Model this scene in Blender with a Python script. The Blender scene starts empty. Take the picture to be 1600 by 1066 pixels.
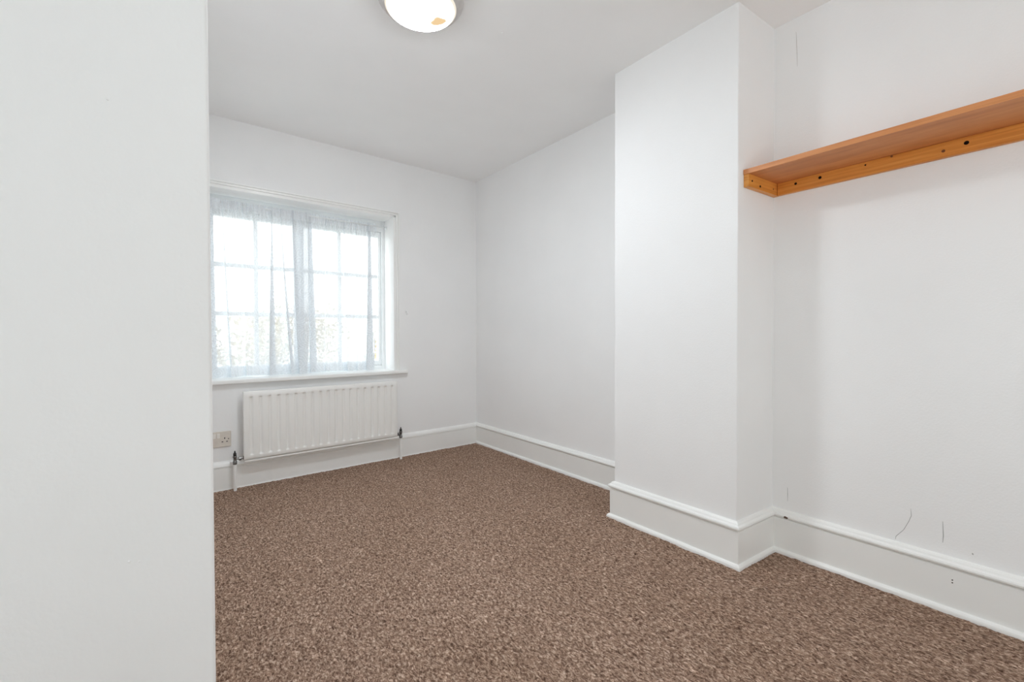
import bpy, bmesh, math, random
import numpy as np
from mathutils import Vector, Matrix

# ------------------------------------------------------------------ camera, world, exposure
scene = bpy.context.scene
COL = scene.collection
H = 2.4
cam_data = bpy.data.cameras.new('camera')
cam = bpy.data.objects.new('camera', cam_data)
COL.objects.link(cam)
cam_data.sensor_fit = 'HORIZONTAL'
cam_data.sensor_width = 36.0
cam_data.lens = 36.0 * 704.9157 / 1600.0
cam_data.clip_start = 0.02
cam_data.clip_end = 300.0
yaw, pitch, roll = 0.6476, -0.015, -0.0027
fw = Vector((math.sin(yaw) * math.cos(pitch), math.cos(yaw) * math.cos(pitch), math.sin(pitch)))
rt = Vector((math.cos(yaw), -math.sin(yaw), 0.0))
up = rt.cross(fw)
rt2 = math.cos(roll) * rt + math.sin(roll) * up
up2 = -math.sin(roll) * rt + math.cos(roll) * up
m = Matrix((rt2, up2, -fw)).transposed().to_4x4()
m.translation = Vector((-2.2563, -3.5274, 1.0008))
cam.matrix_world = m
scene.camera = cam

WORLD_STRENGTH = 3.9
LAMP_STRENGTH = 86.0
scene.view_settings.view_transform = 'Standard'
scene.view_settings.look = 'None'
scene.view_settings.gamma = 1.0
scene.view_settings.exposure = 0.44
scene.view_settings.use_curve_mapping = False

world = bpy.data.worlds.new('overcast_sky')
scene.world = world
world.use_nodes = True
bg = world.node_tree.nodes['Background']
bg.inputs['Color'].default_value = (0.935, 0.975, 1.0, 1.0)
bg.inputs['Strength'].default_value = WORLD_STRENGTH

def portal(loc, rot, sx, sy):
    """marks a window opening so that the renderer samples the sky through it; gives off no light itself"""
    ld = bpy.data.lights.new('sky_portal', 'AREA')
    ld.shape = 'RECTANGLE'
    ld.size, ld.size_y = sx, sy
    ld.cycles.is_portal = True
    lo = bpy.data.objects.new('sky_portal', ld)
    COL.objects.link(lo)
    lo.location = loc
    lo.rotation_euler = rot
portal((-1.46, 0.26, 1.33), (-math.pi / 2, 0, math.atan(0.041)), 1.3, 1.3)
portal((-1.3, -4.92, 1.25), (math.pi / 2, 0, 0), 1.2, 1.3)
portal((-3.62, -3.65, 1.25), (0, -math.pi / 2, 0), 1.3, 0.8)

scene.cycles.max_bounces = 14
scene.cycles.diffuse_bounces = 12
scene.cycles.transparent_max_bounces = 24
scene.cycles.caustics_reflective = False
scene.cycles.caustics_refractive = False
scene.cycles.sample_clamp_indirect = 6.0

# ------------------------------------------------------------------ helpers
def srgb(r, g, b):
    def f(c):
        c /= 255.0
        return c / 12.92 if c <= 0.04045 else ((c + 0.055) / 1.055) ** 2.4
    return (f(r), f(g), f(b), 1.0)

def new_mat(name):
    mt = bpy.data.materials.new(name)
    mt.use_nodes = True
    nt = mt.node_tree
    return mt, nt, nt.nodes['Principled BSDF']

def N(nt, kind, **kw):
    n = nt.nodes.new(kind)
    for k, v in kw.items():
        if k in n.inputs:
            n.inputs[k].default_value = v
        else:
            setattr(n, k, v)
    return n

def ramp(nt, stops):
    n = nt.nodes.new('ShaderNodeValToRGB')
    cr = n.color_ramp
    while len(cr.elements) > 1:
        cr.elements.remove(cr.elements[0])
    cr.elements[0].position = stops[0][0]
    cr.elements[0].color = stops[0][1]
    for p, c in stops[1:]:
        e = cr.elements.new(p)
        e.color = c
    return n

def paint_mat(name, col, rough, bumps, spec=0.3, tint=0.015):
    """painted surface: faint colour unevenness, roller stipple as bump"""
    mt, nt, b = new_mat(name)
    L = nt.links.new
    tc = N(nt, 'ShaderNodeTexCoord')
    n1 = N(nt, 'ShaderNodeTexNoise', Scale=2.3, Detail=4.0)
    L(tc.outputs['Object'], n1.inputs['Vector'])
    lo = tuple(c * (1 - tint * 2) for c in col[:3]) + (1,)
    r = ramp(nt, [(0.3, lo), (0.7, col)])
    L(n1.outputs['Fac'], r.inputs['Fac'])
    L(r.outputs['Color'], b.inputs['Base Color'])
    b.inputs['Roughness'].default_value = rough
    b.inputs['Specular IOR Level'].default_value = spec
    prev = None
    for sc, dist, st in bumps:
        nz = N(nt, 'ShaderNodeTexNoise', Scale=sc, Detail=3.0)
        L(tc.outputs['Object'], nz.inputs['Vector'])
        bp = N(nt, 'ShaderNodeBump', Strength=st, Distance=dist)
        L(nz.outputs['Fac'], bp.inputs['Height'])
        if prev:
            L(prev.outputs['Normal'], bp.inputs['Normal'])
        prev = bp
    if prev:
        L(prev.outputs['Normal'], b.inputs['Normal'])
    return mt

def plain_mat(name, col, rough=0.5, metal=0.0, spec=0.5):
    mt, nt, b = new_mat(name)
    L = nt.links.new
    tc = N(nt, 'ShaderNodeTexCoord')
    n1 = N(nt, 'ShaderNodeTexNoise', Scale=40.0, Detail=2.0)
    L(tc.outputs['Object'], n1.inputs['Vector'])
    lo = tuple(c * 0.93 for c in col[:3]) + (1,)
    r = ramp(nt, [(0.35, lo), (0.65, col)])
    L(n1.outputs['Fac'], r.inputs['Fac'])
    L(r.outputs['Color'], b.inputs['Base Color'])
    b.inputs['Roughness'].default_value = rough
    b.inputs['Metallic'].default_value = metal
    b.inputs['Specular IOR Level'].default_value = spec
    return mt

def finish(name, bm, mat, parent=None, smooth=False, loc=None, rotz=None, recalc=True):
    if recalc:
        bmesh.ops.recalc_face_normals(bm, faces=bm.faces[:])
    me = bpy.data.meshes.new(name)
    bm.to_mesh(me)
    bm.free()
    if mat:
        me.materials.append(mat)
    if smooth:
        for p in me.polygons:
            p.use_smooth = True
    o = bpy.data.objects.new(name, me)
    COL.objects.link(o)
    if parent:
        o.parent = parent
    if loc is not None:
        o.location = loc
    if rotz is not None:
        o.rotation_euler = (0, 0, rotz)
    return o

def box(bm, x0, x1, y0, y1, z0, z1, bevel=0.0, segs=2):
    r = bmesh.ops.create_cube(bm, size=1.0)
    vs = r['verts']
    for v in vs:
        v.co = Vector(((x0 + x1) / 2 + v.co.x * (x1 - x0), (y0 + y1) / 2 + v.co.y * (y1 - y0), (z0 + z1) / 2 + v.co.z * (z1 - z0)))
    if bevel > 0:
        es = list({e for v in vs for e in v.link_edges})
        bmesh.ops.bevel(bm, geom=es, offset=bevel, segments=segs, profile=0.5, affect='EDGES')

def prism(bm, pts, z0, z1, bevel_idx=(), bevel=0.0):
    """vertical prism from a footprint, chosen vertical edges rounded"""
    lo = [bm.verts.new((x, y, z0)) for x, y in pts]
    hi = [bm.verts.new((x, y, z1)) for x, y in pts]
    n = len(pts)
    bm.faces.new(lo[::-1])
    bm.faces.new(hi)
    for i in range(n):
        j = (i + 1) % n
        bm.faces.new((lo[i], lo[j], hi[j], hi[i]))
    if bevel > 0:
        es = [e for e in bm.edges for i in bevel_idx if set(e.verts) == {lo[i], hi[i]}]
        bmesh.ops.bevel(bm, geom=es, offset=bevel, segments=4, profile=0.5, affect='EDGES')

def lathe(bm, prof, axis='Z', seg=48, origin=(0, 0, 0)):
    """revolve (radius, height) pairs"""
    o = Vector(origin)
    rings = []
    for r, h in prof:
        if r < 1e-6:
            p = {'Z': (0, 0, h), 'X': (h, 0, 0), 'Y': (0, h, 0)}[axis]
            rings.append([bm.verts.new(o + Vector(p))])
        else:
            ring = []
            for k in range(seg):
                a = 2 * math.pi * k / seg
                c, s = r * math.cos(a), r * math.sin(a)
                p = {'Z': (c, s, h), 'X': (h, c, s), 'Y': (s, h, c)}[axis]
                ring.append(bm.verts.new(o + Vector(p)))
            rings.append(ring)
    for a, b in zip(rings, rings[1:]):
        if len(a) == 1 and len(b) == 1:
            continue
        for k in range(seg):
            k2 = (k + 1) % seg
            if len(a) == 1:
                bm.faces.new((a[0], b[k], b[k2]))
            elif len(b) == 1:
                bm.faces.new((a[k], a[k2], b[0]))
            else:
                bm.faces.new((a[k], a[k2], b[k2], b[k]))

def ribbon(bm, pts, w, normal, lift=0.0004):
    """thin raised stroke along points on a wall"""
    nrm = Vector(normal)
    P = [Vector(p) for p in pts]
    L, R, LB, RB = [], [], [], []
    for i, p in enumerate(P):
        d = (P[min(i + 1, len(P) - 1)] - P[max(i - 1, 0)]).normalized()
        s = d.cross(nrm).normalized()
        ww = w * (0.45 if i in (0, len(P) - 1) else 1.0) / 2
        L.append(bm.verts.new(p + s * ww + nrm * lift))
        R.append(bm.verts.new(p - s * ww + nrm * lift))
        LB.append(bm.verts.new(p + s * ww - nrm * 0.0006))
        RB.append(bm.verts.new(p - s * ww - nrm * 0.0006))
    for i in range(len(P) - 1):
        bm.faces.new((L[i], L[i + 1], R[i + 1], R[i]))
        bm.faces.new((LB[i], LB[i + 1], L[i + 1], L[i]))
        bm.faces.new((R[i], R[i + 1], RB[i + 1], RB[i]))

def struct(o, label=None):
    o['kind'] = 'structure'
    if label:
        o['label'] = label
    return o

def tag(o, label, cat, group=None):
    o['label'] = label
    o['category'] = cat
    if group:
        o['group'] = group
    return o

def empty(name, loc=(0, 0, 0), rotz=0.0):
    o = bpy.data.objects.new(name, None)
    o.empty_display_size = 0.1
    COL.objects.link(o)
    o.location = loc
    o.rotation_euler = (0, 0, rotz)
    return o

# the window wall runs slightly askew: local u along it, local d towards outdoors
TH = math.atan(0.041)
CT, ST = math.cos(TH), math.sin(TH)
def WW(u, d, z=0.0):
    return (u * CT - d * ST, u * ST + d * CT, z)

# ------------------------------------------------------------------ materials
M_wall = paint_mat('wall_white_emulsion', srgb(242, 242, 242), 0.75, [(9.0, 0.004, 0.25), (150.0, 0.0012, 0.4)], spec=0.25)
M_ceil = paint_mat('ceiling_white_emulsion', srgb(246, 246, 246), 0.85, [(6.0, 0.004, 0.2), (120.0, 0.0005, 0.25)], spec=0.15)
M_gloss = paint_mat('white_gloss_paint', srgb(242, 242, 240), 0.32, [(25.0, 0.0015, 0.2)], spec=0.5)
M_frame = paint_mat('white_window_paint', srgb(236, 238, 239), 0.35, [(30.0, 0.001, 0.15)], spec=0.5)
M_rad = paint_mat('radiator_enamel', srgb(240, 239, 236), 0.35, [(60.0, 0.0003, 0.1)], spec=0.5)
M_plate = plain_mat('beige_plastic', srgb(220, 212, 202), 0.4)
M_rocker = plain_mat('white_plastic', srgb(236, 232, 226), 0.35)
M_dark = plain_mat('black_plastic', srgb(32, 30, 30), 0.45)
M_hole = plain_mat('dark_hole', srgb(28, 20, 16), 0.9, spec=0.1)
M_brass = plain_mat('tarnished_chrome', srgb(120, 118, 116), 0.35, metal=0.85)
M_scuff = plain_mat('grey_scuff', srgb(168, 168, 166), 0.9, spec=0.1)
M_crack = plain_mat('hairline_crack', srgb(205, 202, 198), 0.9, spec=0.1)
M_chip = plain_mat('chipped_wood', srgb(104, 84, 72), 0.9, spec=0.1)
M_lampbody = plain_mat('lamp_body_white', srgb(206, 202, 200), 0.4)

def carpet_mat():
    mt, nt, b = new_mat('brown_fleck_carpet')
    L = nt.links.new
    tc = N(nt, 'ShaderNodeTexCoord')
    mp = N(nt, 'ShaderNodeMapping')
    mp.inputs['Scale'].default_value = (1.0, 0.55, 1.0)
    L(tc.outputs['Object'], mp.inputs['Vector'])
    n1 = N(nt, 'ShaderNodeTexNoise', Scale=135.0, Detail=5.0, Roughness=0.72, Distortion=0.7)
    n2 = N(nt, 'ShaderNodeTexNoise', Scale=55.0, Detail=3.0, Roughness=0.6, Distortion=0.4)
    mp2 = N(nt, 'ShaderNodeMapping')
    mp2.inputs['Scale'].default_value = (1.0, 0.35, 1.0)
    L(tc.outputs['Object'], mp2.inputs['Vector'])
    n3 = N(nt, 'ShaderNodeTexNoise', Scale=2.2, Detail=3.0)
    for n in (n1, n3):
        L(mp.outputs['Vector'], n.inputs['Vector'])
    L(mp2.outputs['Vector'], n2.inputs['Vector'])
    r1 = ramp(nt, [(0.33, srgb(62, 44, 36)), (0.44, srgb(120, 95, 80)), (0.54, srgb(163, 137, 119)), (0.66, srgb(214, 192, 174))])
    L(n1.outputs['Fac'], r1.inputs['Fac'])
    r2 = ramp(nt, [(0.3, (0.78, 0.77, 0.76, 1)), (0.7, (1.2, 1.2, 1.2, 1))])
    L(n2.outputs['Fac'], r2.inputs['Fac'])
    r3 = ramp(nt, [(0.3, (0.94, 0.92, 0.90, 1)), (0.7, (1.05, 1.05, 1.06, 1))])
    L(n3.outputs['Fac'], r3.inputs['Fac'])
    m1 = N(nt, 'ShaderNodeMixRGB', blend_type='MULTIPLY')
    m1.inputs['Fac'].default_value = 1.0
    L(r1.outputs['Color'], m1.inputs['Color1'])
    L(r2.outputs['Color'], m1.inputs['Color2'])
    m2 = N(nt, 'ShaderNodeMixRGB', blend_type='MULTIPLY')
    m2.inputs['Fac'].default_value = 1.0
    L(m1.outputs['Color'], m2.inputs['Color1'])
    L(r3.outputs['Color'], m2.inputs['Color2'])
    L(m2.outputs['Color'], b.inputs['Base Color'])
    b.inputs['Roughness'].default_value = 0.95
    b.inputs['Specular IOR Level'].default_value = 0.1
    bp = N(nt, 'ShaderNodeBump', Strength=0.8, Distance=0.004)
    L(n1.outputs['Fac'], bp.inputs['Height'])
    L(bp.outputs['Normal'], b.inputs['Normal'])
    return mt
M_carpet = carpet_mat()

def wood_mat(name, c0, c1, c2, axis, rough=0.45):
    """pine: grain lines run along the given axis (0 x, 1 y)"""
    mt, nt, b = new_mat(name)
    L = nt.links.new
    tc = N(nt, 'ShaderNodeTexCoord')
    mp = N(nt, 'ShaderNodeMapping')
    s = [14.0, 14.0, 60.0]
    s[axis] = 1.6
    mp.inputs['Scale'].default_value = s
    L(tc.outputs['Object'], mp.inputs['Vector'])
    n1 = N(nt, 'ShaderNodeTexNoise', Scale=1.6, Detail=5.0, Roughness=0.6, Distortion=0.4)
    L(mp.outputs['Vector'], n1.inputs['Vector'])
    r = ramp(nt, [(0.28, c0), (0.5, c1), (0.75, c2)])
    L(n1.outputs['Fac'], r.inputs['Fac'])
    L(r.outputs['Color'], b.inputs['Base Color'])
    b.inputs['Roughness'].default_value = rough
    bp = N(nt, 'ShaderNodeBump', Strength=0.15, Distance=0.001)
    L(n1.outputs['Fac'], bp.inputs['Height'])
    L(bp.outputs['Normal'], b.inputs['Normal'])
    return mt
M_board = wood_mat('orange_shelf_board', srgb(188, 118, 68), srgb(206, 136, 82), srgb(220, 152, 98), 1)
M_pine_y = wood_mat('varnished_pine_long', srgb(192, 116, 42), srgb(218, 144, 62), srgb(230, 164, 84), 1, 0.4)
M_pine_x = wood_mat('varnished_pine_short', srgb(194, 120, 46), srgb(222, 150, 68), srgb(232, 168, 88), 0, 0.4)

def glass_mat():
    mt = bpy.data.materials.new('window_glass')
    mt.use_nodes = True
    nt = mt.node_tree
    nt.nodes.clear()
    L = nt.links.new
    out = N(nt, 'ShaderNodeOutputMaterial')
    tr = N(nt, 'ShaderNodeBsdfTransparent')
    tr.inputs['Color'].default_value = (0.96, 0.98, 0.975, 1)
    gl = N(nt, 'ShaderNodeBsdfGlossy', Roughness=0.02)
    mx = N(nt, 'ShaderNodeMixShader')
    mx.inputs['Fac'].default_value = 0.06
    L(tr.outputs[0], mx.inputs[1])
    L(gl.outputs[0], mx.inputs[2])
    L(mx.outputs[0], out.inputs['Surface'])
    return mt
M_glass = glass_mat()

def lace_mat():
    mt = bpy.data.materials.new('white_lace_net')
    mt.use_nodes = True
    nt = mt.node_tree
    nt.nodes.clear()
    L = nt.links.new
    out = N(nt, 'ShaderNodeOutputMaterial')
    uv = N(nt, 'ShaderNodeUVMap', uv_map='fabric')
    sep = N(nt, 'ShaderNodeSeparateXYZ')
    L(uv.outputs['UV'], sep.inputs[0])
    # scroll work: distorted rings around scattered centres, plus small blossoms
    nz = N(nt, 'ShaderNodeTexNoise', Scale=9.0, Detail=2.0)
    L(uv.outputs['UV'], nz.inputs['Vector'])
    mad = N(nt, 'ShaderNodeVectorMath', operation='MULTIPLY_ADD')
    mad.inputs[1].default_value = (0.07, 0.07, 0.0)
    L(nz.outputs['Color'], mad.inputs[0])
    L(uv.outputs['UV'], mad.inputs[2])
    vo = N(nt, 'ShaderNodeTexVoronoi', Scale=9.0)
    vo.voronoi_dimensions = '2D'
    L(mad.outputs[0], vo.inputs['Vector'])
    mu = N(nt, 'ShaderNodeMath', operation='MULTIPLY')
    mu.inputs[1].default_value = 42.0
    L(vo.outputs['Distance'], mu.inputs[0])
    sn = N(nt, 'ShaderNodeMath', operation='SINE')
    L(mu.outputs[0], sn.inputs[0])
    rg = ramp(nt, [(0.45, (0, 0, 0, 1)), (0.75, (1, 1, 1, 1))])
    L(sn.outputs[0], rg.inputs['Fac'])
    v2 = N(nt, 'ShaderNodeTexVoronoi', Scale=60.0)
    v2.voronoi_dimensions = '2D'
    L(uv.outputs['UV'], v2.inputs['Vector'])
    rb = ramp(nt, [(0.25, (1, 1, 1, 1)), (0.45, (0, 0, 0, 1))])
    L(v2.outputs['Distance'], rb.inputs['Fac'])
    mxp = N(nt, 'ShaderNodeMath', operation='MAXIMUM')
    half = N(nt, 'ShaderNodeMath', operation='MULTIPLY')
    half.inputs[1].default_value = 0.45
    L(rb.outputs['Color'], half.inputs[0])
    L(rg.outputs['Color'], mxp.inputs[0])
    L(half.outputs[0], mxp.inputs[1])
    # how much pattern by height on the cloth (v = height above the sill in metres)
    amt = ramp(nt, [(0.0, (0.10,) * 3 + (1,)), (0.16, (0.17,) * 3 + (1,)), (0.42, (0.17,) * 3 + (1,)), (0.6, (0.13,) * 3 + (1,)), (1.0, (0.10,) * 3 + (1,))])
    zc = N(nt, 'ShaderNodeMath', operation='DIVIDE')
    zc.inputs[1].default_value = 1.2
    L(sep.outputs['Y'], zc.inputs[0])
    L(zc.outputs[0], amt.inputs['Fac'])
    pat = N(nt, 'ShaderNodeMath', operation='MULTIPLY')
    L(mxp.outputs[0], pat.inputs[0])
    L(amt.outputs['Color'], pat.inputs[1])
    base = ramp(nt, [(0.0, (0.86,) * 3 + (1,)), (0.075, (0.78,) * 3 + (1,)), (0.15, (0.74,) * 3 + (1,)), (0.30, (0.71,) * 3 + (1,)), (0.90, (0.66,) * 3 + (1,)), (0.935, (0.66,) * 3 + (1,)), (0.945, (0.95,) * 3 + (1,)), (1.0, (0.96,) * 3 + (1,))])
    L(zc.outputs[0], base.inputs['Fac'])
    al = N(nt, 'ShaderNodeMath', operation='ADD')
    al.use_clamp = True
    L(base.outputs['Color'], al.inputs[0])
    L(pat.outputs[0], al.inputs[1])
    df = N(nt, 'ShaderNodeBsdfDiffuse')
    df.inputs['Color'].default_value = (0.80, 0.825, 0.85, 1)
    tl = N(nt, 'ShaderNodeBsdfTranslucent')
    tl.inputs['Color'].default_value = (0.80, 0.84, 0.88, 1)
    m1 = N(nt, 'ShaderNodeMixShader')
    m1.inputs['Fac'].default_value = 0.11
    L(df.outputs[0], m1.inputs[1])
    L(tl.outputs[0], m1.inputs[2])
    tp = N(nt, 'ShaderNodeBsdfTransparent')
    m2 = N(nt, 'ShaderNodeMixShader')
    L(al.outputs[0], m2.inputs['Fac'])
    L(tp.outputs[0], m2.inputs[1])
    L(m1.outputs[0], m2.inputs[2])
    L(m2.outputs[0], out.inputs['Surface'])
    return mt
M_lace = lace_mat()

# ------------------------------------------------------------------ room shell
XA = -0.0282                      # alcove wall
CX = -0.3315                      # chimney breast face
YF, YN = -1.9067, -2.5874         # chimney breast far side, near side at the alcove
YNF = YN - 0.045 * (CX - XA)      # near side at its front arris
XL, YP = -2.2, -2.6               # left wall and the return that faces the camera
XS, YR = -3.4, -4.7               # side and rear walls behind the camera

UL, UR, ZB, ZT, DW = -2.075, -0.815, 0.712, 1.943, 0.17    # window opening and reveal depth
bm = bmesh.new()
box(bm, -2.45, UL, 0, 0.30, 0, H)
box(bm, UR, 0.30, 0, 0.30, 0, H)
box(bm, UL, UR, 0, 0.30, ZT, H)
box(bm, UL, UR, 0, 0.30, 0, ZB - 0.03)
bmesh.ops.remove_doubles(bm, verts=bm.verts[:], dist=1e-5)
wall_window = struct(finish('wall_window', bm, M_wall, rotz=TH, recalc=False), 'white painted wall with the window in it')

bm = bmesh.new()
box(bm, 0.0, 0.25, YF - 0.3, 0.25, 0, H)
wall_recess = struct(finish('wall_recess', bm, M_wall), 'white wall between the window corner and the chimney breast')
bm = bmesh.new()
prism(bm, [(0.0, YF), (CX, YF), (CX, YNF), (XA, YN), (0.0, YN)], 0, H, (1, 2), 0.005)
wall_chimney = struct(finish('wall_chimney', bm, M_wall), 'white boxed-out chimney breast')
bm = bmesh.new()
box(bm, XA, 0.25, YR - 0.2, YN, 0, H)
wall_alcove = struct(finish('wall_alcove', bm, M_wall), 'white alcove wall behind the wooden shelf')
bm = bmesh.new()
prism(bm, [(XL, 0.1), (XS - 0.2, 0.1), (XS - 0.2, YP), (XL, YP)], 0, H, (3,), 0.006)
wall_left = struct(finish('wall_left', bm, M_wall), 'plain white wall return close on the left')
# behind the viewer: unseen side and rear windows, added and sized for their light
SW = (-4.05, -3.25, 0.6, 1.9)
RWN = (-1.9, -0.7, 0.6, 1.9)
bm = bmesh.new()
box(bm, XS - 0.2, XS, YR - 0.2, SW[0], 0, H)
box(bm, XS - 0.2, XS, SW[1], YP, 0, H)
box(bm, XS - 0.2, XS, SW[0], SW[1], 0, SW[2])
box(bm, XS - 0.2, XS, SW[0], SW[1], SW[3], H)
struct(finish('wall_side', bm, M_wall, recalc=False), 'white wall beside the viewer')
bm = bmesh.new()
box(bm, XS, RWN[0], YR - 0.2, YR, 0, H)
box(bm, RWN[1], XA, YR - 0.2, YR, 0, H)
box(bm, RWN[0], RWN[1], YR - 0.2, YR, 0, RWN[2])
box(bm, RWN[0], RWN[1], YR - 0.2, YR, RWN[3], H)
struct(finish('wall_rear', bm, M_wall, recalc=False), 'white wall behind the viewer')
for k, (a0, a1, z0, z1) in enumerate((SW, RWN)):
    wn = struct(empty('window_%d' % (k + 2), (XS - 0.1, (a0 + a1) / 2, z0) if k == 0 else ((a0 + a1) / 2, YR - 0.1, z0), math.pi / 2 if k == 0 else 0.0), 'white framed two-light window added unseen behind the viewer for its light')
    hw, hh = (a1 - a0) / 2, z1 - z0
    bm = bmesh.new()
    box(bm, -hw, -hw + 0.05, -0.03, 0.03, 0, hh)
    box(bm, hw - 0.05, hw, -0.03, 0.03, 0, hh)
    box(bm, -hw + 0.05, hw - 0.05, -0.03, 0.03, 0, 0.05)
    box(bm, -hw + 0.05, hw - 0.05, -0.03, 0.03, hh - 0.05, hh)
    box(bm, -0.03, 0.03, -0.03, 0.03, 0.05, hh - 0.05)
    finish('frame', bm, M_frame, wn)
    for x0, x1 in ((-hw + 0.05, -0.03), (0.03, hw - 0.05)):
        bm = bmesh.new()
        box(bm, x0, x1, -0.002, 0.002, 0.05, hh - 0.05)
        finish('pane', bm, M_glass, wn)
bm = bmesh.new()
box(bm, XS - 0.2, 0.30, YR - 0.2, 0.32, H, H + 0.12)
ceiling = struct(finish('ceiling', bm, M_ceil), 'flat white painted ceiling')
bm = bmesh.new()
box(bm, XS - 0.2, 0.30, YR - 0.2, 0.32, -0.15, -0.008)
struct(finish('floor', bm, plain_mat('floorboards', srgb(120, 92, 66), 0.8)), 'floor under the carpet')

# carpet: a fine height field, so that its edge meets the skirting unevenly
def make_carpet():
    step = 0.008
    x0, x1, y0, y1 = XS, 0.0, YR, 0.0
    nx, ny = int((x1 - x0) / step) + 1, int((y1 - y0) / step) + 1
    rng = np.random.default_rng(5)
    h = rng.normal(size=(ny, nx))
    h = (h + np.roll(h, 1, 0) + np.roll(h, -1, 0)) / 1.7
    big = rng.normal(size=(ny // 12 + 2, nx // 12 + 2))
    big = np.kron(big, np.ones((12, 12)))[:ny, :nx]
    for _ in range(10):
        big = (big + np.roll(big, 2, 0) + np.roll(big, -2, 0) + np.roll(big, 2, 1) + np.roll(big, -2, 1)) / 5
    z = np.clip(h * 0.0011 + big * 0.0012, -0.005, 0.004)
    xs = np.linspace(x0, x1, nx)
    ys = np.linspace(y0, y1, ny)
    X, Y = np.meshgrid(xs, ys)
    Y2 = np.where(Y > -0.2, np.minimum(Y, X * 0.041), Y)
    co = np.stack([X, Y2, z], -1).reshape(-1, 3).astype(np.float32)
    idx = np.arange(nx * ny).reshape(ny, nx)
    q = np.stack([idx[:-1, :-1], idx[:-1, 1:], idx[1:, 1:], idx[1:, :-1]], -1).reshape(-1, 4)
    cx = co[q].mean(1)
    keep = ~((cx[:, 0] > CX) & (cx[:, 1] < YF) & (cx[:, 1] > YN))
    keep &= ~((cx[:, 0] < XL) & (cx[:, 1] > YP))
    keep &= ~((cx[:, 0] > XA) & (cx[:, 1] < YN))
    q = q[keep]
    used = np.zeros(len(co), bool)
    used[q.ravel()] = True
    remap = np.cumsum(used) - 1
    co = co[used]
    q = remap[q]
    me = bpy.data.meshes.new('carpet')
    me.vertices.add(len(co))
    me.vertices.foreach_set('co', co.ravel())
    me.loops.add(q.size)
    me.loops.foreach_set('vertex_index', q.ravel().astype(np.int32))
    me.polygons.add(len(q))
    me.polygons.foreach_set('loop_start', np.arange(0, q.size, 4, dtype=np.int32))
    me.polygons.foreach_set('use_smooth', np.ones(len(q), bool))
    me.update(calc_edges=True)
    me.validate()
    me.materials.append(M_carpet)
    o = bpy.data.objects.new('carpet', me)
    COL.objects.link(o)
    tag(o, 'brown flecked fitted carpet covering the whole floor', 'carpet')
make_carpet()

# ------------------------------------------------------------------ skirting boards
def skirt_profile(s):
    return [(0.0, -0.006), (0.017, -0.006), (0.017, 0.1535 * s), (0.0105, 0.1555 * s), (0.0105, 0.1590 * s), (0.021, 0.1605 * s),
            (0.0250, 0.1645 * s), (0.0256, 0.1700 * s), (0.0232, 0.1755 * s), (0.0165, 0.1785 * s), (0.0150, 0.1800 * s),
            (0.0130, 0.1850 * s), (0.008, 0.1900 * s), (0.0, 0.1925 * s)]
def skirt_profile_plain(s):
    return [(0.0, -0.006), (0.017, -0.006), (0.017, 0.146 * s), (0.0125, 0.148 * s), (0.0125, 0.1515 * s), (0.019, 0.153 * s),
            (0.0195, 0.160 * s), (0.016, 0.174 * s), (0.009, 0.186 * s), (0.0, 0.1925 * s)]
BEAD = [(0.0165, -0.004), (0.0305, -0.004), (0.0305, 0.006), (0.0290, 0.012), (0.0245, 0.0175), (0.0165, 0.0205)]
BEAD_THIN = [(0.0165, -0.004), (0.021, -0.004), (0.021, 0.002), (0.0195, 0.005), (0.0165, 0.0065)]

def mitre_dirs(path, closed):
    n = len(path)
    out = []
    for i in range(n):
        def nrm(a, b):
            d = (Vector(b) - Vector(a)).normalized()
            return Vector((d.y, -d.x))
        a = nrm(path[i - 1], path[i])
        b = nrm(path[i], path[(i + 1) % n])
        mm = (a + b)
        mm = mm / mm.dot(a)
        out.append(mm)
    return out

def sweep_segment(bm, p, q, mp_, mq, prof):
    A = [bm.verts.new((p[0] + mp_.x * o, p[1] + mp_.y * o, z)) for o, z in prof]
    B = [bm.verts.new((q[0] + mq.x * o, q[1] + mq.y * o, z)) for o, z in prof]
    n = len(prof)
    for i in range(n):
        j = (i + 1) % n
        bm.faces.new((A[i], A[j], B[j], B[i]))
    bm.faces.new(A[::-1])
    bm.faces.new(B)

path = [(XS, YP), (XL, YP), (XL, XL * 0.041), (0.0, 0.0), (0.0, YF), (CX, YF), (CX, YNF), (XA, YN), (XA, YR), (XS, YR)]
names = ['partition', 'left', 'window', 'recess', 'chimney_far', 'chimney_front', 'chimney_near', 'alcove', 'rear', 'side']
md = mitre_dirs(path, True)
skirts = {}
for i, nm in enumerate(names):
    j = (i + 1) % len(path)
    s = 0.962 if nm in ('window', 'left', 'recess') else 1.025
    plain = nm in ('window', 'left')
    bm = bmesh.new()
    sweep_segment(bm, path[i], path[j], md[i], md[j], skirt_profile_plain(s) if plain else skirt_profile(s))
    sk = struct(finish('baseboard_' + nm, bm, M_gloss), 'white moulded skirting board')
    bm = bmesh.new()
    sweep_segment(bm, path[i], path[j], md[i], md[j], BEAD_THIN if plain else BEAD)
    finish('bead', bm, M_gloss, sk)
    skirts[nm] = sk

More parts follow.
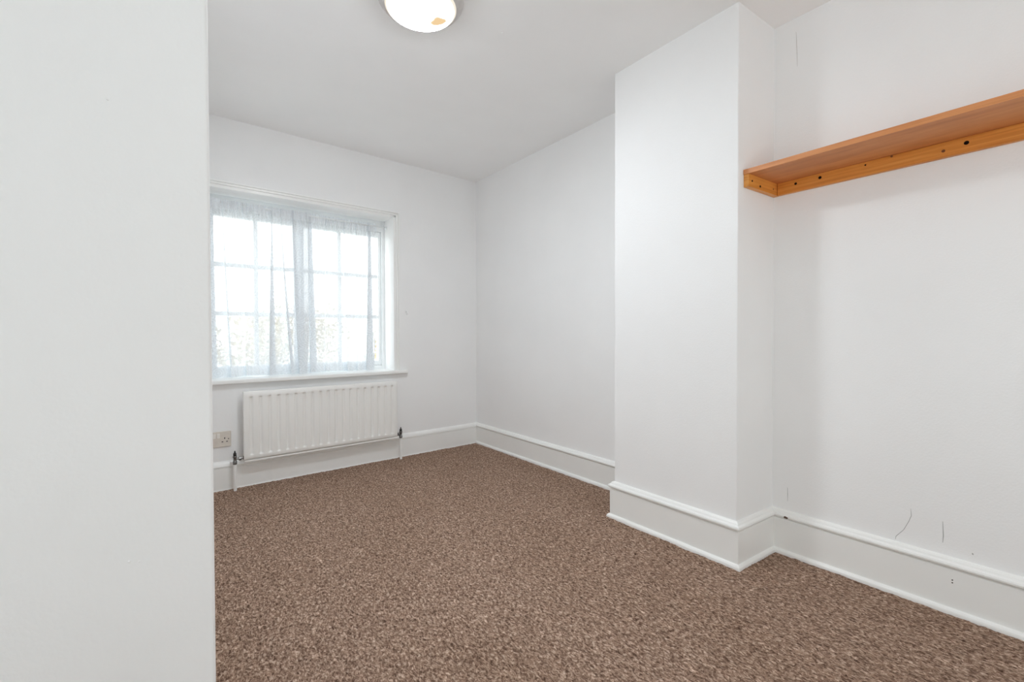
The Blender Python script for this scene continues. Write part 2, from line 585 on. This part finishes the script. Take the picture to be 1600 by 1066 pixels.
# ------------------------------------------------------------------ window
win = struct(empty('window_1', WW(0, 0), TH), 'white painted two-casement window with small panes')
bm = bmesh.new()
fd0, fd1 = DW, DW + 0.07
GL0, GL1, GR0, GR1 = -2.015, -1.517, -1.446, -0.868        # glass edges of both casements
GZ0, GZ1 = 0.785, 1.808
box(bm, UL, GL0 - 0.030, fd0, fd1, ZB - 0.02, ZT, 0.003)
box(bm, GR1 + 0.026, UR, fd0, fd1, ZB - 0.02, ZT, 0.003)
box(bm, GL0 - 0.030, GR1 + 0.026, fd0, fd1, GZ1 + 0.045, ZT, 0.003)
box(bm, GL0 - 0.030, GR1 + 0.026, fd0, fd1, ZB - 0.02, GZ0 - 0.040, 0.003)
box(bm, -1.4995, -1.4635, fd0, fd1, GZ0 - 0.040, GZ1 + 0.045, 0.003)
finish('frame', bm, M_frame, win)
cd0, cd1 = DW + 0.012, DW + 0.055
BZ = (1.148, 1.482)
for a, b, x0, x1, bar in ((GL0, GL1, GL0 - 0.029, -1.500, -1.763), (GR0, GR1, -1.463, GR1 + 0.025, -1.180)):
    bm = bmesh.new()
    box(bm, x0, a, cd0, cd1, GZ0 - 0.039, GZ1 + 0.044, 0.004)
    box(bm, b, x1, cd0, cd1, GZ0 - 0.039, GZ1 + 0.044, 0.004)
    box(bm, a, b, cd0, cd1, GZ1, GZ1 + 0.044, 0.004)
    box(bm, a, b, cd0, cd1, GZ0 - 0.039, GZ0, 0.004)
    cs = finish('casement', bm, M_frame, win)
    bm = bmesh.new()
    box(bm, bar - 0.0135, bar + 0.0135, cd0 + 0.005, cd1 - 0.008, GZ0, GZ1, 0.004)
    finish('glazing_bar', bm, M_frame, cs)
    for z in BZ:
        for xa, xb in ((a, bar - 0.0135), (bar + 0.0135, b)):
            bm = bmesh.new()
            box(bm, xa, xb, cd0 + 0.005, cd1 - 0.008, z - 0.0145, z + 0.0145, 0.004)
            finish('glazing_bar', bm, M_frame, cs)
    zs = [GZ0, BZ[0] - 0.0145, BZ[0] + 0.0145, BZ[1] - 0.0145, BZ[1] + 0.0145, GZ1]
    for xa, xb in ((a, bar - 0.0135), (bar + 0.0135, b)):
        for k in range(3):
            bm = bmesh.new()
            box(bm, xa, xb, cd0 + 0.022, cd0 + 0.026, zs[2 * k], zs[2 * k + 1])
            finish('pane', bm, M_glass, cs)

# sill board with rounded nosing, and the architrave around the opening
bm = bmesh.new()
box(bm, UL - 0.09, -0.708, -0.042, 0.0, ZB - 0.030, ZB, 0.009, 3)
box(bm, UL, UR, -0.004, DW + 0.01, ZB - 0.030, ZB)
sill = struct(finish('trim_1', bm, M_gloss, loc=WW(0, 0), rotz=TH), 'white window sill board above the radiator')

def arch_run(bm, x0, x1, z0, z1, vertical, side=1):
    """three-stepped architrave; runs along one direction, steps across the other"""
    steps = [(0.0, 0.020, 0.008), (0.020, 0.036, 0.013), (0.036, 0.046, 0.019)]
    for a, b, t in steps:
        if vertical:
            xa, xb = (x0 + a, x0 + b) if side > 0 else (x0 - b, x0 - a)
            box(bm, xa, xb, -t, 0.0, z0, z1 + b, 0.0022, 2)
        else:
            box(bm, x0 - b, x1 + b, -t, 0.0, z0 + a, z0 + b, 0.0022, 2)
bm = bmesh.new()
arch_run(bm, UR, 0, ZB, ZT, True, 1)
o = struct(finish('trim_2', bm, M_gloss, loc=WW(0, 0), rotz=TH), 'white moulded architrave on the right of the window')
bm = bmesh.new()
arch_run(bm, UL, 0, ZB, ZT, True, -1)
struct(finish('trim_3', bm, M_gloss, loc=WW(0, 0), rotz=TH), 'white moulded architrave on the left of the window')
bm = bmesh.new()
arch_run(bm, UL, UR, ZT, 0, False)
struct(finish('trim_4', bm, M_gloss, loc=WW(0, 0), rotz=TH), 'white moulded architrave above the window')

# ------------------------------------------------------------------ net curtains and their rod
DC = 0.125
bm = bmesh.new()
lathe(bm, [(0.0, UL + 0.002), (0.0055, UL + 0.002), (0.0055, UR - 0.002), (0.0, UR - 0.002)], 'X', 16)
rod = empty('curtain_rod', WW(0, DC, 1.884), TH)
finish('rod', bm, M_frame, rod, True)
for u, sg in ((UL, 1), (UR, -1)):
    bm = bmesh.new()
    lathe(bm, [(0.0, u + sg * 0.0005), (0.013, u + sg * 0.0005), (0.013, u + sg * 0.006), (0.008, u + sg * 0.010), (0.0, u + sg * 0.010)], 'X', 20)
    finish('end_socket', bm, M_frame, rod, True)
tag(rod, 'slim white rod the net curtains hang from inside the window recess', 'curtain rod')

def make_curtain(label, u0, u1, folds, lifts, seed, dd=0.0):
    """folds: (u at top, u at bottom, half width, fold-over strength at top, at bottom); lifts: (u, half width, height) where the hem rides up"""
    rng = random.Random(seed)
    nS, nV = 420, 46
    ztop, zbot = 1.906, ZB + 0.003
    W = u1 - u0
    bm = bmesh.new()
    uvl = bm.loops.layers.uv.new('fabric')
    ph = [rng.uniform(0, 6.28) for _ in range(6)]
    grid = []
    fab = []
    for j in range(nV + 1):
        v = j / nV
        row = []
        frow = []
        for i in range(nS + 1):
            s = i / nS
            ub = u0 + W * s
            u = ub
            d = 0.0
            for (ft, fb, hw, a0, a1) in folds:
                fu = ft + (fb - ft) * v ** 1.3
                k = a0 + (a1 - a0) * v
                x = (ub - fu) / hw
                if abs(x) < 4:
                    g = x * math.exp(-x * x / 2)
                    u -= k * hw * g
                    d -= 0.012 * min(k, 2.0) * g * (0.5 + 0.8 * v)
            # soft waves
            d += (0.004 + 0.006 * v) * math.sin(2 * math.pi * (ub - u0) / 0.115 + ph[0] + 0.6 * v) + 0.004 * v * math.sin(2 * math.pi * (ub - u0) / 0.047 + ph[1])
            # gathers under the header
            gth = math.exp(-((v - 0.03) / 0.06) ** 2)
            d += 0.0035 * gth * math.sin(2 * math.pi * (ub - u0) / 0.013 + ph[2])
            if v < 0.07:      # the casing bulges around the rod
                d -= 0.009 * math.exp(-((v - 0.02) / 0.014) ** 2)
            zl = 0.0
            for (lu, lw, lh) in lifts:
                t = abs(ub - lu) / lw
                if t < 1:
                    zl = max(zl, lh * (1 - t ** 4))
            z = ztop + (zbot + zl * 1.0 - ztop) * v
            if v > 0.9:
                d -= 0.012 * ((v - 0.9) / 0.1) * (0.5 + 0.5 * math.sin(2 * math.pi * (ub - u0) / 0.21 + ph[3]))
            # side edges drift in a little
            e = math.exp(-((1 - s) / 0.06) ** 2) * (u1 > -1.0)
            u += e * 0.014 * math.sin(v * 3.0) - 0.012 * v * e * 2.2
            row.append(bm.verts.new((u, d, z - ZB)))
            frow.append((ub * 1.9, z - ZB - zl * v))
        grid.append(row)
        fab.append(frow)
    for j in range(nV):
        for i in range(nS):
            f = bm.faces.new((grid[j][i], grid[j + 1][i], grid[j + 1][i + 1], grid[j][i + 1]))
            f.smooth = True
            for lp, (jj, ii) in zip(f.loops, ((j, i), (j + 1, i), (j + 1, i + 1), (j, i + 1))):
                lp[uvl].uv = fab[jj][ii]
    o = finish('net_curtain', bm, M_lace, loc=WW(0, DC + dd, ZB), rotz=TH, recalc=False)
    tag(o, label, 'curtain', 'lace net curtains')
    return o
make_curtain('white lace net curtain on the left half of the window', -2.062, -1.425,
             [(-2.035, -2.025, 0.020, 2.6, 3.0), (-1.967, -1.925, 0.014, 1.4, 2.6), (-1.85, -1.84, 0.006, 1.5, 1.6), (-1.678, -1.676, 0.028, 1.8, 3.0), (-1.610, -1.555, 0.026, 2.0, 3.0), (-1.530, -1.480, 0.028, 1.8, 3.0)],
             [(-1.808, 0.085, 0.006)], 3)
make_curtain('white lace net curtain on the right half of the window', -1.500, -0.886,
             [(-1.415, -1.395, 0.028, 2.2, 3.2), (-1.296, -1.31, 0.007, 1.7, 1.4), (-1.160, -1.145, 0.016, 1.6, 2.2), (-1.070, -1.065, 0.014, 1.3, 2.2), (-0.958, -0.960, 0.034, 1.9, 3.0)],
             [(-1.270, 0.11, 0.006)], 8, 0.010)

# ------------------------------------------------------------------ radiator
RX0, RX1, RZ0, RZ1, RD = -1.893, -0.829, 0.182, 0.633, 0.09
rad = empty('radiator', WW((RX0 + RX1) / 2, -RD, 0.0), TH)
RW = RX1 - RX0
def make_radiator():
    nfl = 19
    first, last = -1.848 - (RX0 + RX1) / 2, -0.874 - (RX0 + RX1) / 2
    pitchx = (last - first) / (nfl - 1)
    hx = RW / 2
    us = [-hx, -hx + 0.004]
    for k in range(nfl):
        c = first + k * pitchx
        for t in (-1.0, -0.8, -0.6, -0.4, -0.2, 0, 0.2, 0.4, 0.6, 0.8, 1.0):
            us.append(c + t * 0.015)
    us += [hx - 0.004, hx]
    za, zb = 0.217, 0.601
    zs = [RZ0 + 0.010, RZ0 + 0.014]
    zs += [za + t * 0.0015 for t in range(7)] + [0.30, 0.36, 0.42, 0.48, 0.54] + [zb - 0.009 + t * 0.0015 for t in range(7)]
    zs += [RZ1 - 0.004, RZ1]
    bm = bmesh.new()
    g = []
    for z in zs:
        r = []
        for u in us:
            k = round((u - first) / pitchx)
            k = min(max(k, 0), nfl - 1)
            x = (u - (first + k * pitchx)) / 0.015
            side = 0.5 + 0.5 * math.cos(math.pi * min(abs(x), 1.0))
            t = min(max((z - za) / 0.009, 0.0), 1.0) * min(max((zb - z) / 0.009, 0.0), 1.0)
            dep = 0.011 * side * t * t * (3 - 2 * t)
            edge = 0.003 if (u in (us[0], us[-1]) or z in (zs[0], zs[-1])) else 0.0
            r.append(bm.verts.new((u, dep + edge, z)))
        g.append(r)
    for j in range(len(zs) - 1):
        for i in range(len(us) - 1):
            bm.faces.new((g[j][i], g[j][i + 1], g[j + 1][i + 1], g[j + 1][i]))
    # sides and back
    border = [g[0][i] for i in range(len(us))] + [g[j][-1] for j in range(1, len(zs))] + [g[-1][i] for i in range(len(us) - 2, -1, -1)] + [g[j][0] for j in range(len(zs) - 2, 0, -1)]
    back = [bm.verts.new((v.co.x, 0.024, v.co.z)) for v in border]
    n = len(border)
    for i in range(n):
        j = (i + 1) % n
        bm.faces.new((border[i], back[i], back[j], border[j]))
    bm.faces.new(back)
    finish('panel', bm, M_rad, rad, True)
    bm = bmesh.new()
    box(bm, -hx + 0.003, hx - 0.003, -0.001, 0.016, RZ0 - 0.006, RZ0 + 0.004, 0.002)
    finish('seam_flange', bm, M_rad, rad)
    for u in (-hx + 0.16, hx - 0.16):
        bm = bmesh.new()
        box(bm, u - 0.02, u + 0.02, 0.020, 0.090, 0.22, 0.58, 0.003)
        finish('wall_bracket', bm, M_rad, rad)
    # valves and tails at both ends
    for sg, vx in ((-1, -1.941 - (RX0 + RX1) / 2), (1, -0.794 - (RX0 + RX1) / 2)):
        dv = 0.018
        bm = bmesh.new()
        lathe(bm, [(0, 0.170), (0.0115, 0.170), (0.0125, 0.174), (0.0125, 0.188), (0.0095, 0.190), (0.0095, 0.212), (0.012, 0.214), (0.012, 0.222), (0.009, 0.225), (0, 0.225)], 'Z', 20, (vx, dv, 0))
        vb = finish('valve', bm, M_brass, rad, True)
        bm = bmesh.new()
        lathe(bm, [(0, 0.222), (0.0095, 0.222), (0.0095, 0.238), (0.007, 0.243), (0.0045, 0.247), (0.004, 0.256), (0, 0.257)], 'Z', 16, (vx, dv, 0))
        finish('cap', bm, M_dark, vb, True)
        bm = bmesh.new()
        x_end = sg * (hx - 0.003)
        a, b = (vx, x_end) if sg < 0 else (x_end, vx)
        lathe(bm, [(0, a), (0.006, a), (0.006, b), (0, b)], 'X', 14, (0, dv, 0.203))
        nx = vx - sg * (abs(vx - x_end) * 0.55)
        lathe(bm, [(0, nx - 0.007), (0.0125, nx - 0.007), (0.0125, nx + 0.007), (0, nx + 0.007)], 'X', 6, (0, dv, 0.203))
        finish('union_nut', bm, M_brass, vb)
        bm = bmesh.new()
        lathe(bm, [(0, x_end - 0.004), (0.014, x_end - 0.004), (0.014, x_end + 0.004), (0, x_end + 0.004)], 'X', 6, (0, dv, 0.203))
        finish('collar', bm, M_dark, vb)
        bm = bmesh.new()
        lathe(bm, [(0, -0.006), (0.0095, -0.006), (0.0095, -0.005), (0.0095, -0.004), (0.0095, 0.168), (0.0095, 0.1695), (0.0095, 0.1705), (0, 0.1705)], 'Z', 18, (vx, dv, 0))
        p = finish('pipe', bm, M_gloss, rad, True)
    tag(rad, 'white ribbed panel radiator on the wall under the window', 'radiator')
make_radiator()

# ------------------------------------------------------------------ double socket
SU, SZ = -2.033, 0.329
sock = empty('power_socket', WW(SU, -0.001, SZ - 0.05), TH)
bm = bmesh.new()
box(bm, -0.081, 0.081, -0.010, 0.0, 0.0, 0.100, 0.004, 3)
finish('plate', bm, M_plate, sock)
for x in (-0.0105, 0.0105):
    bm = bmesh.new()
    box(bm, x - 0.008, x + 0.008, -0.0145, -0.008, 0.058, 0.090, 0.002)
    finish('rocker_switch', bm, M_rocker, sock)
for sx in (-1, 1):
    cxs = sx * 0.045
    for (dx, z0, w, h) in ((0.0, 0.054, 0.0052, 0.0105), (-0.0125, 0.0315, 0.0085, 0.0052), (0.0125, 0.0315, 0.0085, 0.0052)):
        bm = bmesh.new()
        box(bm, cxs + dx - w / 2, cxs + dx + w / 2, -0.0104, -0.009, z0 - h / 2 + 0.002, z0 + h / 2 + 0.002)
        finish('pin_slot', bm, M_hole, sock)
    bm = bmesh.new()
    lathe(bm, [(0.0, -0.0106), (0.003, -0.0106), (0.003, -0.009), (0.0, -0.009)], 'Y', 12, (sx * 0.066, 0, 0.050))
    finish('screw', bm, M_hole, sock)
tag(sock, 'beige double power socket low on the wall left of the radiator', 'socket')

# ------------------------------------------------------------------ ceiling lamp
def lamp_glass_mat():
    """lit opal bowl: bright in the middle, dim cream at the thick rim and where brown dirt lies in it"""
    mt = bpy.data.materials.new('lit_opal_glass')
    mt.use_nodes = True
    nt = mt.node_tree
    nt.nodes.clear()
    L = nt.links.new
    out = N(nt, 'ShaderNodeOutputMaterial')
    tc = N(nt, 'ShaderNodeTexCoord')
    mp = N(nt, 'ShaderNodeVectorMath', operation='MULTIPLY')
    mp.inputs[1].default_value = (1, 1, 0)
    L(tc.outputs['Object'], mp.inputs[0])
    ln = N(nt, 'ShaderNodeVectorMath', operation='LENGTH')
    L(mp.outputs[0], ln.inputs[0])
    ds = N(nt, 'ShaderNodeVectorMath', operation='DISTANCE')
    ds.inputs[1].default_value = (0.080, -0.002, 0.0)
    L(mp.outputs[0], ds.inputs[0])
    nz = N(nt, 'ShaderNodeTexNoise', Scale=30.0, Detail=3.0)
    L(tc.outputs['Object'], nz.inputs['Vector'])
    ad = N(nt, 'ShaderNodeMath', operation='MULTIPLY_ADD')
    ad.inputs[1].default_value = 0.05
    L(nz.outputs['Fac'], ad.inputs[0])
    L(ds.outputs['Value'], ad.inputs[2])
    dirt = ramp(nt, [(0.046, (0, 0, 0, 1)), (0.085, (1, 1, 1, 1))])
    L(ad.outputs[0], dirt.inputs['Fac'])
    rim = ramp(nt, [(0.128, (1, 1, 1, 1)), (0.141, (0, 0, 0, 1))])
    L(ln.outputs['Value'], rim.inputs['Fac'])
    cut = N(nt, 'ShaderNodeMath', operation='MULTIPLY')
    L(dirt.outputs['Color'], cut.inputs[0])
    L(rim.outputs['Color'], cut.inputs[1])
    cube = N(nt, 'ShaderNodeMath', operation='POWER')
    cube.inputs[1].default_value = 3.0
    L(cut.outputs[0], cube.inputs[0])
    dimc = N(nt, 'ShaderNodeMixRGB')
    dimc.inputs['Color1'].default_value = (0.70, 0.50, 0.28, 1)
    dimc.inputs['Color2'].default_value = (0.74, 0.68, 0.58, 1)
    L(dirt.outputs['Color'], dimc.inputs['Fac'])
    e1 = N(nt, 'ShaderNodeEmission', Strength=0.95)
    L(dimc.outputs['Color'], e1.inputs['Color'])
    e2 = N(nt, 'ShaderNodeEmission', Strength=LAMP_STRENGTH)
    e2.inputs['Color'].default_value = (0.88, 0.945, 1.0, 1)
    mx = N(nt, 'ShaderNodeMixShader')
    L(cube.outputs[0], mx.inputs['Fac'])
    L(e1.outputs[0], mx.inputs[1])
    L(e2.outputs[0], mx.inputs[2])
    L(mx.outputs[0], out.inputs['Surface'])
    return mt
M_opal = lamp_glass_mat()

def make_lamp(loc, label):
    root = empty('ceiling_lamp', loc)
    bm = bmesh.new()
    lathe(bm, [(0.178, 0.0), (0.178, -0.004), (0.175, -0.012), (0.166, -0.024), (0.155, -0.034), (0.1495, -0.037), (0.1455, -0.0365), (0.1455, -0.033), (0.150, -0.028), (0.150, -0.003), (0.0, -0.003), ], 'Z', 72)
    finish('body', bm, M_lampbody, root, True, recalc=False)
    bm = bmesh.new()
    R, sag = 0.1475, 0.036
    prof = [(R, -0.034)]
    for k in range(1, 15):
        t = k / 14
        prof.append((R * math.cos(t * math.pi / 2) if k < 14 else 0.0, -0.034 - sag * math.sin(t * math.pi / 2) ** 1.0 * (1 if k else 0)))
    prof = [(R * math.sin(a), -0.034 - sag * (math.cos(a) - math.cos(math.pi / 2)) ** 1.15) for a in [math.pi / 2 * (1 - k / 18) for k in range(19)]]
    prof[-1] = (0.0, prof[-1][1])
    lathe(bm, prof, 'Z', 72)
    finish('diffuser', bm, M_opal, root, True)
    tag(root, label, 'ceiling lamp')
    return root
make_lamp((-1.409, -1.784, H), 'round flush ceiling lamp with lit opal glass bowl')

# ------------------------------------------------------------------ shelf in the alcove
shelf = empty('wall_shelf', (XA, YN, 1.628))
def S(bm_fn, name, mat, parent=shelf):
    bm = bmesh.new()
    bm_fn(bm)
    return finish(name, bm, mat, parent)
YE = YR + 0.002                    # the shelf runs on past the frame to the end of the alcove
fx = -0.292 - XA                   # front edge, local x
def board_fn(bm):
    y_front = 0.045 * (-fx) - 0.0015
    prism(bm, [(-0.001, YE - YN), (-0.001, -0.0015), (fx, y_front), (fx, YE - YN)], 0.054, 0.074)
S(board_fn, 'board', M_board)
bt = 0.020
def back_fn(bm):
    box(bm, -bt, -0.001, YE - YN, -0.0245, 0.0, 0.0537, 0.0012, 1)
back = S(back_fn, 'batten', M_pine_y)
def end_fn(bm):
    f0 = fx + 0.004
    prism(bm, [(-0.001, -0.0015), (f0, 0.045 * -f0 - 0.0015), (f0, 0.045 * -f0 - 0.0015 - 0.021), (-0.001, -0.0235)], 0.0, 0.0537)
endb = S(end_fn, 'batten', M_pine_x)
def disc(bm, c, r, axis, sq=1.0):
    r *= 1.3
    prof = [(0.0, -0.0006), (r, -0.0006), (r, 0.002), (0.0, 0.002)]
    lathe(bm, prof, axis, 14, c)
for (y, z, r) in ((-2.6875, 1.6622, 0.0042), (-2.781, 1.663, 0.0048), (-2.938, 1.6690, 0.0024), (-3.2236, 1.6605, 0.0052), (-3.72, 1.655, 0.005), (-4.25, 1.660, 0.005)):
    S(lambda bm: disc(bm, (-bt, y - YN, z - 1.628), r, 'X'), 'screw_hole', M_hole, back)
M_knot = plain_mat('pine_knot', srgb(120, 66, 26), 0.5)
for (y, z, r) in ((-3.165, 1.651, 0.004), (-3.02, 1.6775, 0.003), (-3.55, 1.64, 0.005)):
    S(lambda bm: disc(bm, (-bt, y - YN, z - 1.628), r, 'X'), 'knot', M_knot, back)
for (x, z, r, mt, nm) in ((-0.262, 1.655, 0.0042, M_hole, 'screw_hole'), (-0.195, 1.6435, 0.0052, M_hole, 'screw_hole'), (-0.080, 1.652, 0.004, M_knot, 'knot')):
    lx = x - XA
    yf = -0.0235 - 0.045 * (lx + 0.001) * 1.0
    def fn(bm):
        lathe(bm, [(0.0, yf - 0.0006), (r, yf - 0.0006), (r, yf + 0.003), (0.0, yf + 0.003)], 'Y', 14, (lx, 0, z - 1.628))
    S(fn, nm, mt, endb)
tag(shelf, 'orange pine shelf on battens fixed to the alcove wall', 'shelf')

# ------------------------------------------------------------------ marks on walls and skirting
def mark(name, pts, w, normal, mat, parent):
    bm = bmesh.new()
    ribbon(bm, pts, w, normal)
    o = finish(name, bm, mat, parent, recalc=False)
    return o
nA = (-1, 0, 0)
P = lambda L: [(XA, y, z) for y, z in L]
mark('crack', P([(-2.6777, 2.3386), (-2.6795, 2.30), (-2.6807, 2.2668), (-2.6838, 2.1838)]), 0.0022, nA, M_crack, wall_alcove)
mark('scuff', P([(-2.6549, 0.3007), (-2.6555, 0.27), (-2.656, 0.2396)]), 0.0018, nA, M_scuff, wall_alcove)
mark('scuff', P([(-3.0824, 0.336), (-3.0845, 0.3099), (-3.0772, 0.2855), (-3.0625, 0.2486), (-3.0399, 0.2159), (-3.0382, 0.203)]), 0.0016, nA, M_scuff, wall_alcove)
mark('scuff', P([(-3.1714, 0.3167), (-3.1735, 0.2637), (-3.172, 0.2398)]), 0.0026, nA, M_scuff, wall_alcove)
mark('scuff', P([(-3.2480, 0.2307), (-3.2492, 0.2277), (-3.2500, 0.2250)]), 0.004, nA, M_scuff, wall_alcove)
for z in (0.1205, 0.111):
    bm = bmesh.new()
    lathe(bm, [(0, -0.0004), (0.0022, -0.0004), (0.0022, 0.001), (0, 0.001)], 'X', 10, (XA - 0.017, -3.201, z))
    finish('nail_hole', bm, M_hole, skirts['alcove'])
rc = random.Random(4)
bm = bmesh.new()
ring = []
for k in range(12):
    a = 2 * math.pi * k / 12
    r = rc.uniform(0.6, 1.1)
    ring.append((XA - 0.0266, -2.657 + 0.0105 * r * math.cos(a), 0.1710 + 0.0065 * r * math.sin(a)))
top = [bm.verts.new(p) for p in ring]
bot = [bm.verts.new((p[0] + 0.006, p[1], p[2])) for p in ring]
bm.faces.new(top)
for k in range(12):
    bm.faces.new((top[k], top[(k + 1) % 12], bot[(k + 1) % 12], bot[k]))
finish('paint_chip', bm, M_chip, skirts['alcove'])
# little hook beside the window
hook = empty('wall_hook', WW(-0.703, 0.0, 1.165), TH)
bm = bmesh.new()
lathe(bm, [(0, -0.006), (0.006, -0.006), (0.008, -0.003), (0.008, 0.0), (0, 0.0)], 'Y', 16, (0.0, 0, 0.027))
finish('rose', bm, M_wall, hook, True)
bm = bmesh.new()
pts = [(0.0, -0.005, 0.027), (0.001, -0.016, 0.024), (0.001, -0.021, 0.012), (0.0, -0.018, 0.002), (-0.002, -0.012, 0.001), (-0.003, -0.009, 0.007)]
prev = None
for i, p in enumerate(pts):
    ringv = [bm.verts.new((p[0] + 0.0024 * math.cos(2 * math.pi * k / 8), p[1] + 0.0024 * math.sin(2 * math.pi * k / 8) * 0.7, p[2] + 0.0024 * math.sin(2 * math.pi * k / 8) * 0.7)) for k in range(8)]
    if prev:
        for k in range(8):
            bm.faces.new((prev[k], prev[(k + 1) % 8], ringv[(k + 1) % 8], ringv[k]))
    else:
        bm.faces.new(ringv)
    prev = ringv
bm.faces.new(prev[::-1])
finish('hook', bm, M_wall, hook, True)
tag(hook, 'small painted-over hook on the wall right of the window', 'hook')
bm = bmesh.new()
lathe(bm, [(0, H - 0.0025), (0.004, H - 0.0018), (0.007, H + 0.0004), (0, H + 0.0004)], 'Z', 12, (-1.0135, -1.812, 0))
finish('paint_nib', bm, M_ceil, ceiling, True)
# dents in the near wall
for (x, z, r) in ((-2.3293, 1.3621, 0.0022), (-2.3124, 0.6438, 0.0022), (-2.300, 0.640, 0.0016)):
    bm = bmesh.new()
    lathe(bm, [(0, -0.0012), (r * 0.6, -0.0009), (r, 0.0004), (0, 0.0004)], 'Y', 12, (x, YP, z))
    finish('paint_nib', bm, M_wall, wall_left, True)
mark('crack', [(-2.4498, YP, 0.6503), (-2.4314, YP, 0.6545), (-2.4200, YP, 0.6567)], 0.0010, (0, -1, 0), M_wall, wall_left)

# ------------------------------------------------------------------ outside: trees across the garden
def leaf_mat(name, c0, c1):
    mt, nt, b = new_mat(name)
    L = nt.links.new
    tc = N(nt, 'ShaderNodeTexCoord')
    n1 = N(nt, 'ShaderNodeTexNoise', Scale=3.0, Detail=2.0)
    L(tc.outputs['Object'], n1.inputs['Vector'])
    r = ramp(nt, [(0.3, c0), (0.7, c1)])
    L(n1.outputs['Fac'], r.inputs['Fac'])
    L(r.outputs['Color'], b.inputs['Base Color'])
    b.inputs['Roughness'].default_value = 0.8
    return mt
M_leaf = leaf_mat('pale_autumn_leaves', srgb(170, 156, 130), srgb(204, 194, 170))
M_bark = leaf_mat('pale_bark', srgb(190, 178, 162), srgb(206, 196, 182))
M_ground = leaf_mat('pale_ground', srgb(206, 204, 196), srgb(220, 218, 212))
bm = bmesh.new()
box(bm, -60, 60, 0.6, 90, -3.2, -3.0)
struct(finish('ground', bm, M_ground), 'pale ground outside below the window')
def tree(loc, h, spread, n, label, seed):
    rng = random.Random(seed)
    root = empty('tree', loc)
    bm = bmesh.new()
    lathe(bm, [(0, -0.05), (0.16, -0.05), (0.11, h * 0.4), (0.05, h * 0.8), (0, h * 0.85)], 'Z', 10)
    finish('trunk', bm, M_bark, root, True)
    bm = bmesh.new()
    blobs = [(rng.uniform(-1, 1) * spread * 0.6, rng.uniform(-1, 1) * spread * 0.5, h * rng.uniform(0.45, 0.88), rng.uniform(0.35, 0.6) * spread * 0.7) for _ in range(12)]
    for _ in range(n):
        bx_, by_, bz_, br = rng.choice(blobs)
        dv = Vector((rng.gauss(0, 1), rng.gauss(0, 1), rng.gauss(0, 1))).normalized() * br * rng.uniform(0.5, 1.05)
        c = Vector((bx_, by_, bz_)) + dv
        a = Vector((rng.gauss(0, 1), rng.gauss(0, 1), rng.gauss(0, 1))).normalized() * rng.uniform(0.06, 0.13)
        b = a.cross(Vector((rng.gauss(0, 1), rng.gauss(0, 1), rng.gauss(0, 1)))).normalized() * a.length * 0.55
        vs = [bm.verts.new(c + a), bm.verts.new(c + b + a * 0.2), bm.verts.new(c - a), bm.verts.new(c - b + a * 0.2)]
        bm.faces.new(vs)
    cr = finish('crown', bm, M_leaf, root, recalc=False)
    tag(root, label, 'tree', 'trees outside the window')
for i, (x, y, h, sp) in enumerate(((-1.6, 11.0, 4.6, 2.4), (1.9, 16.5, 4.9, 2.8), (4.9, 11.5, 4.5, 2.4), (9.5, 17.0, 4.8, 2.8))):
    tree((x, y, -3.0), h, sp, 2600, ['pale tree faint beyond the left panes of the window', 'pale tree faint beyond the middle of the window', 'pale tree faint beyond the right panes of the window', 'pale tree faint at the far right edge of the window view'][i], 20 + i)
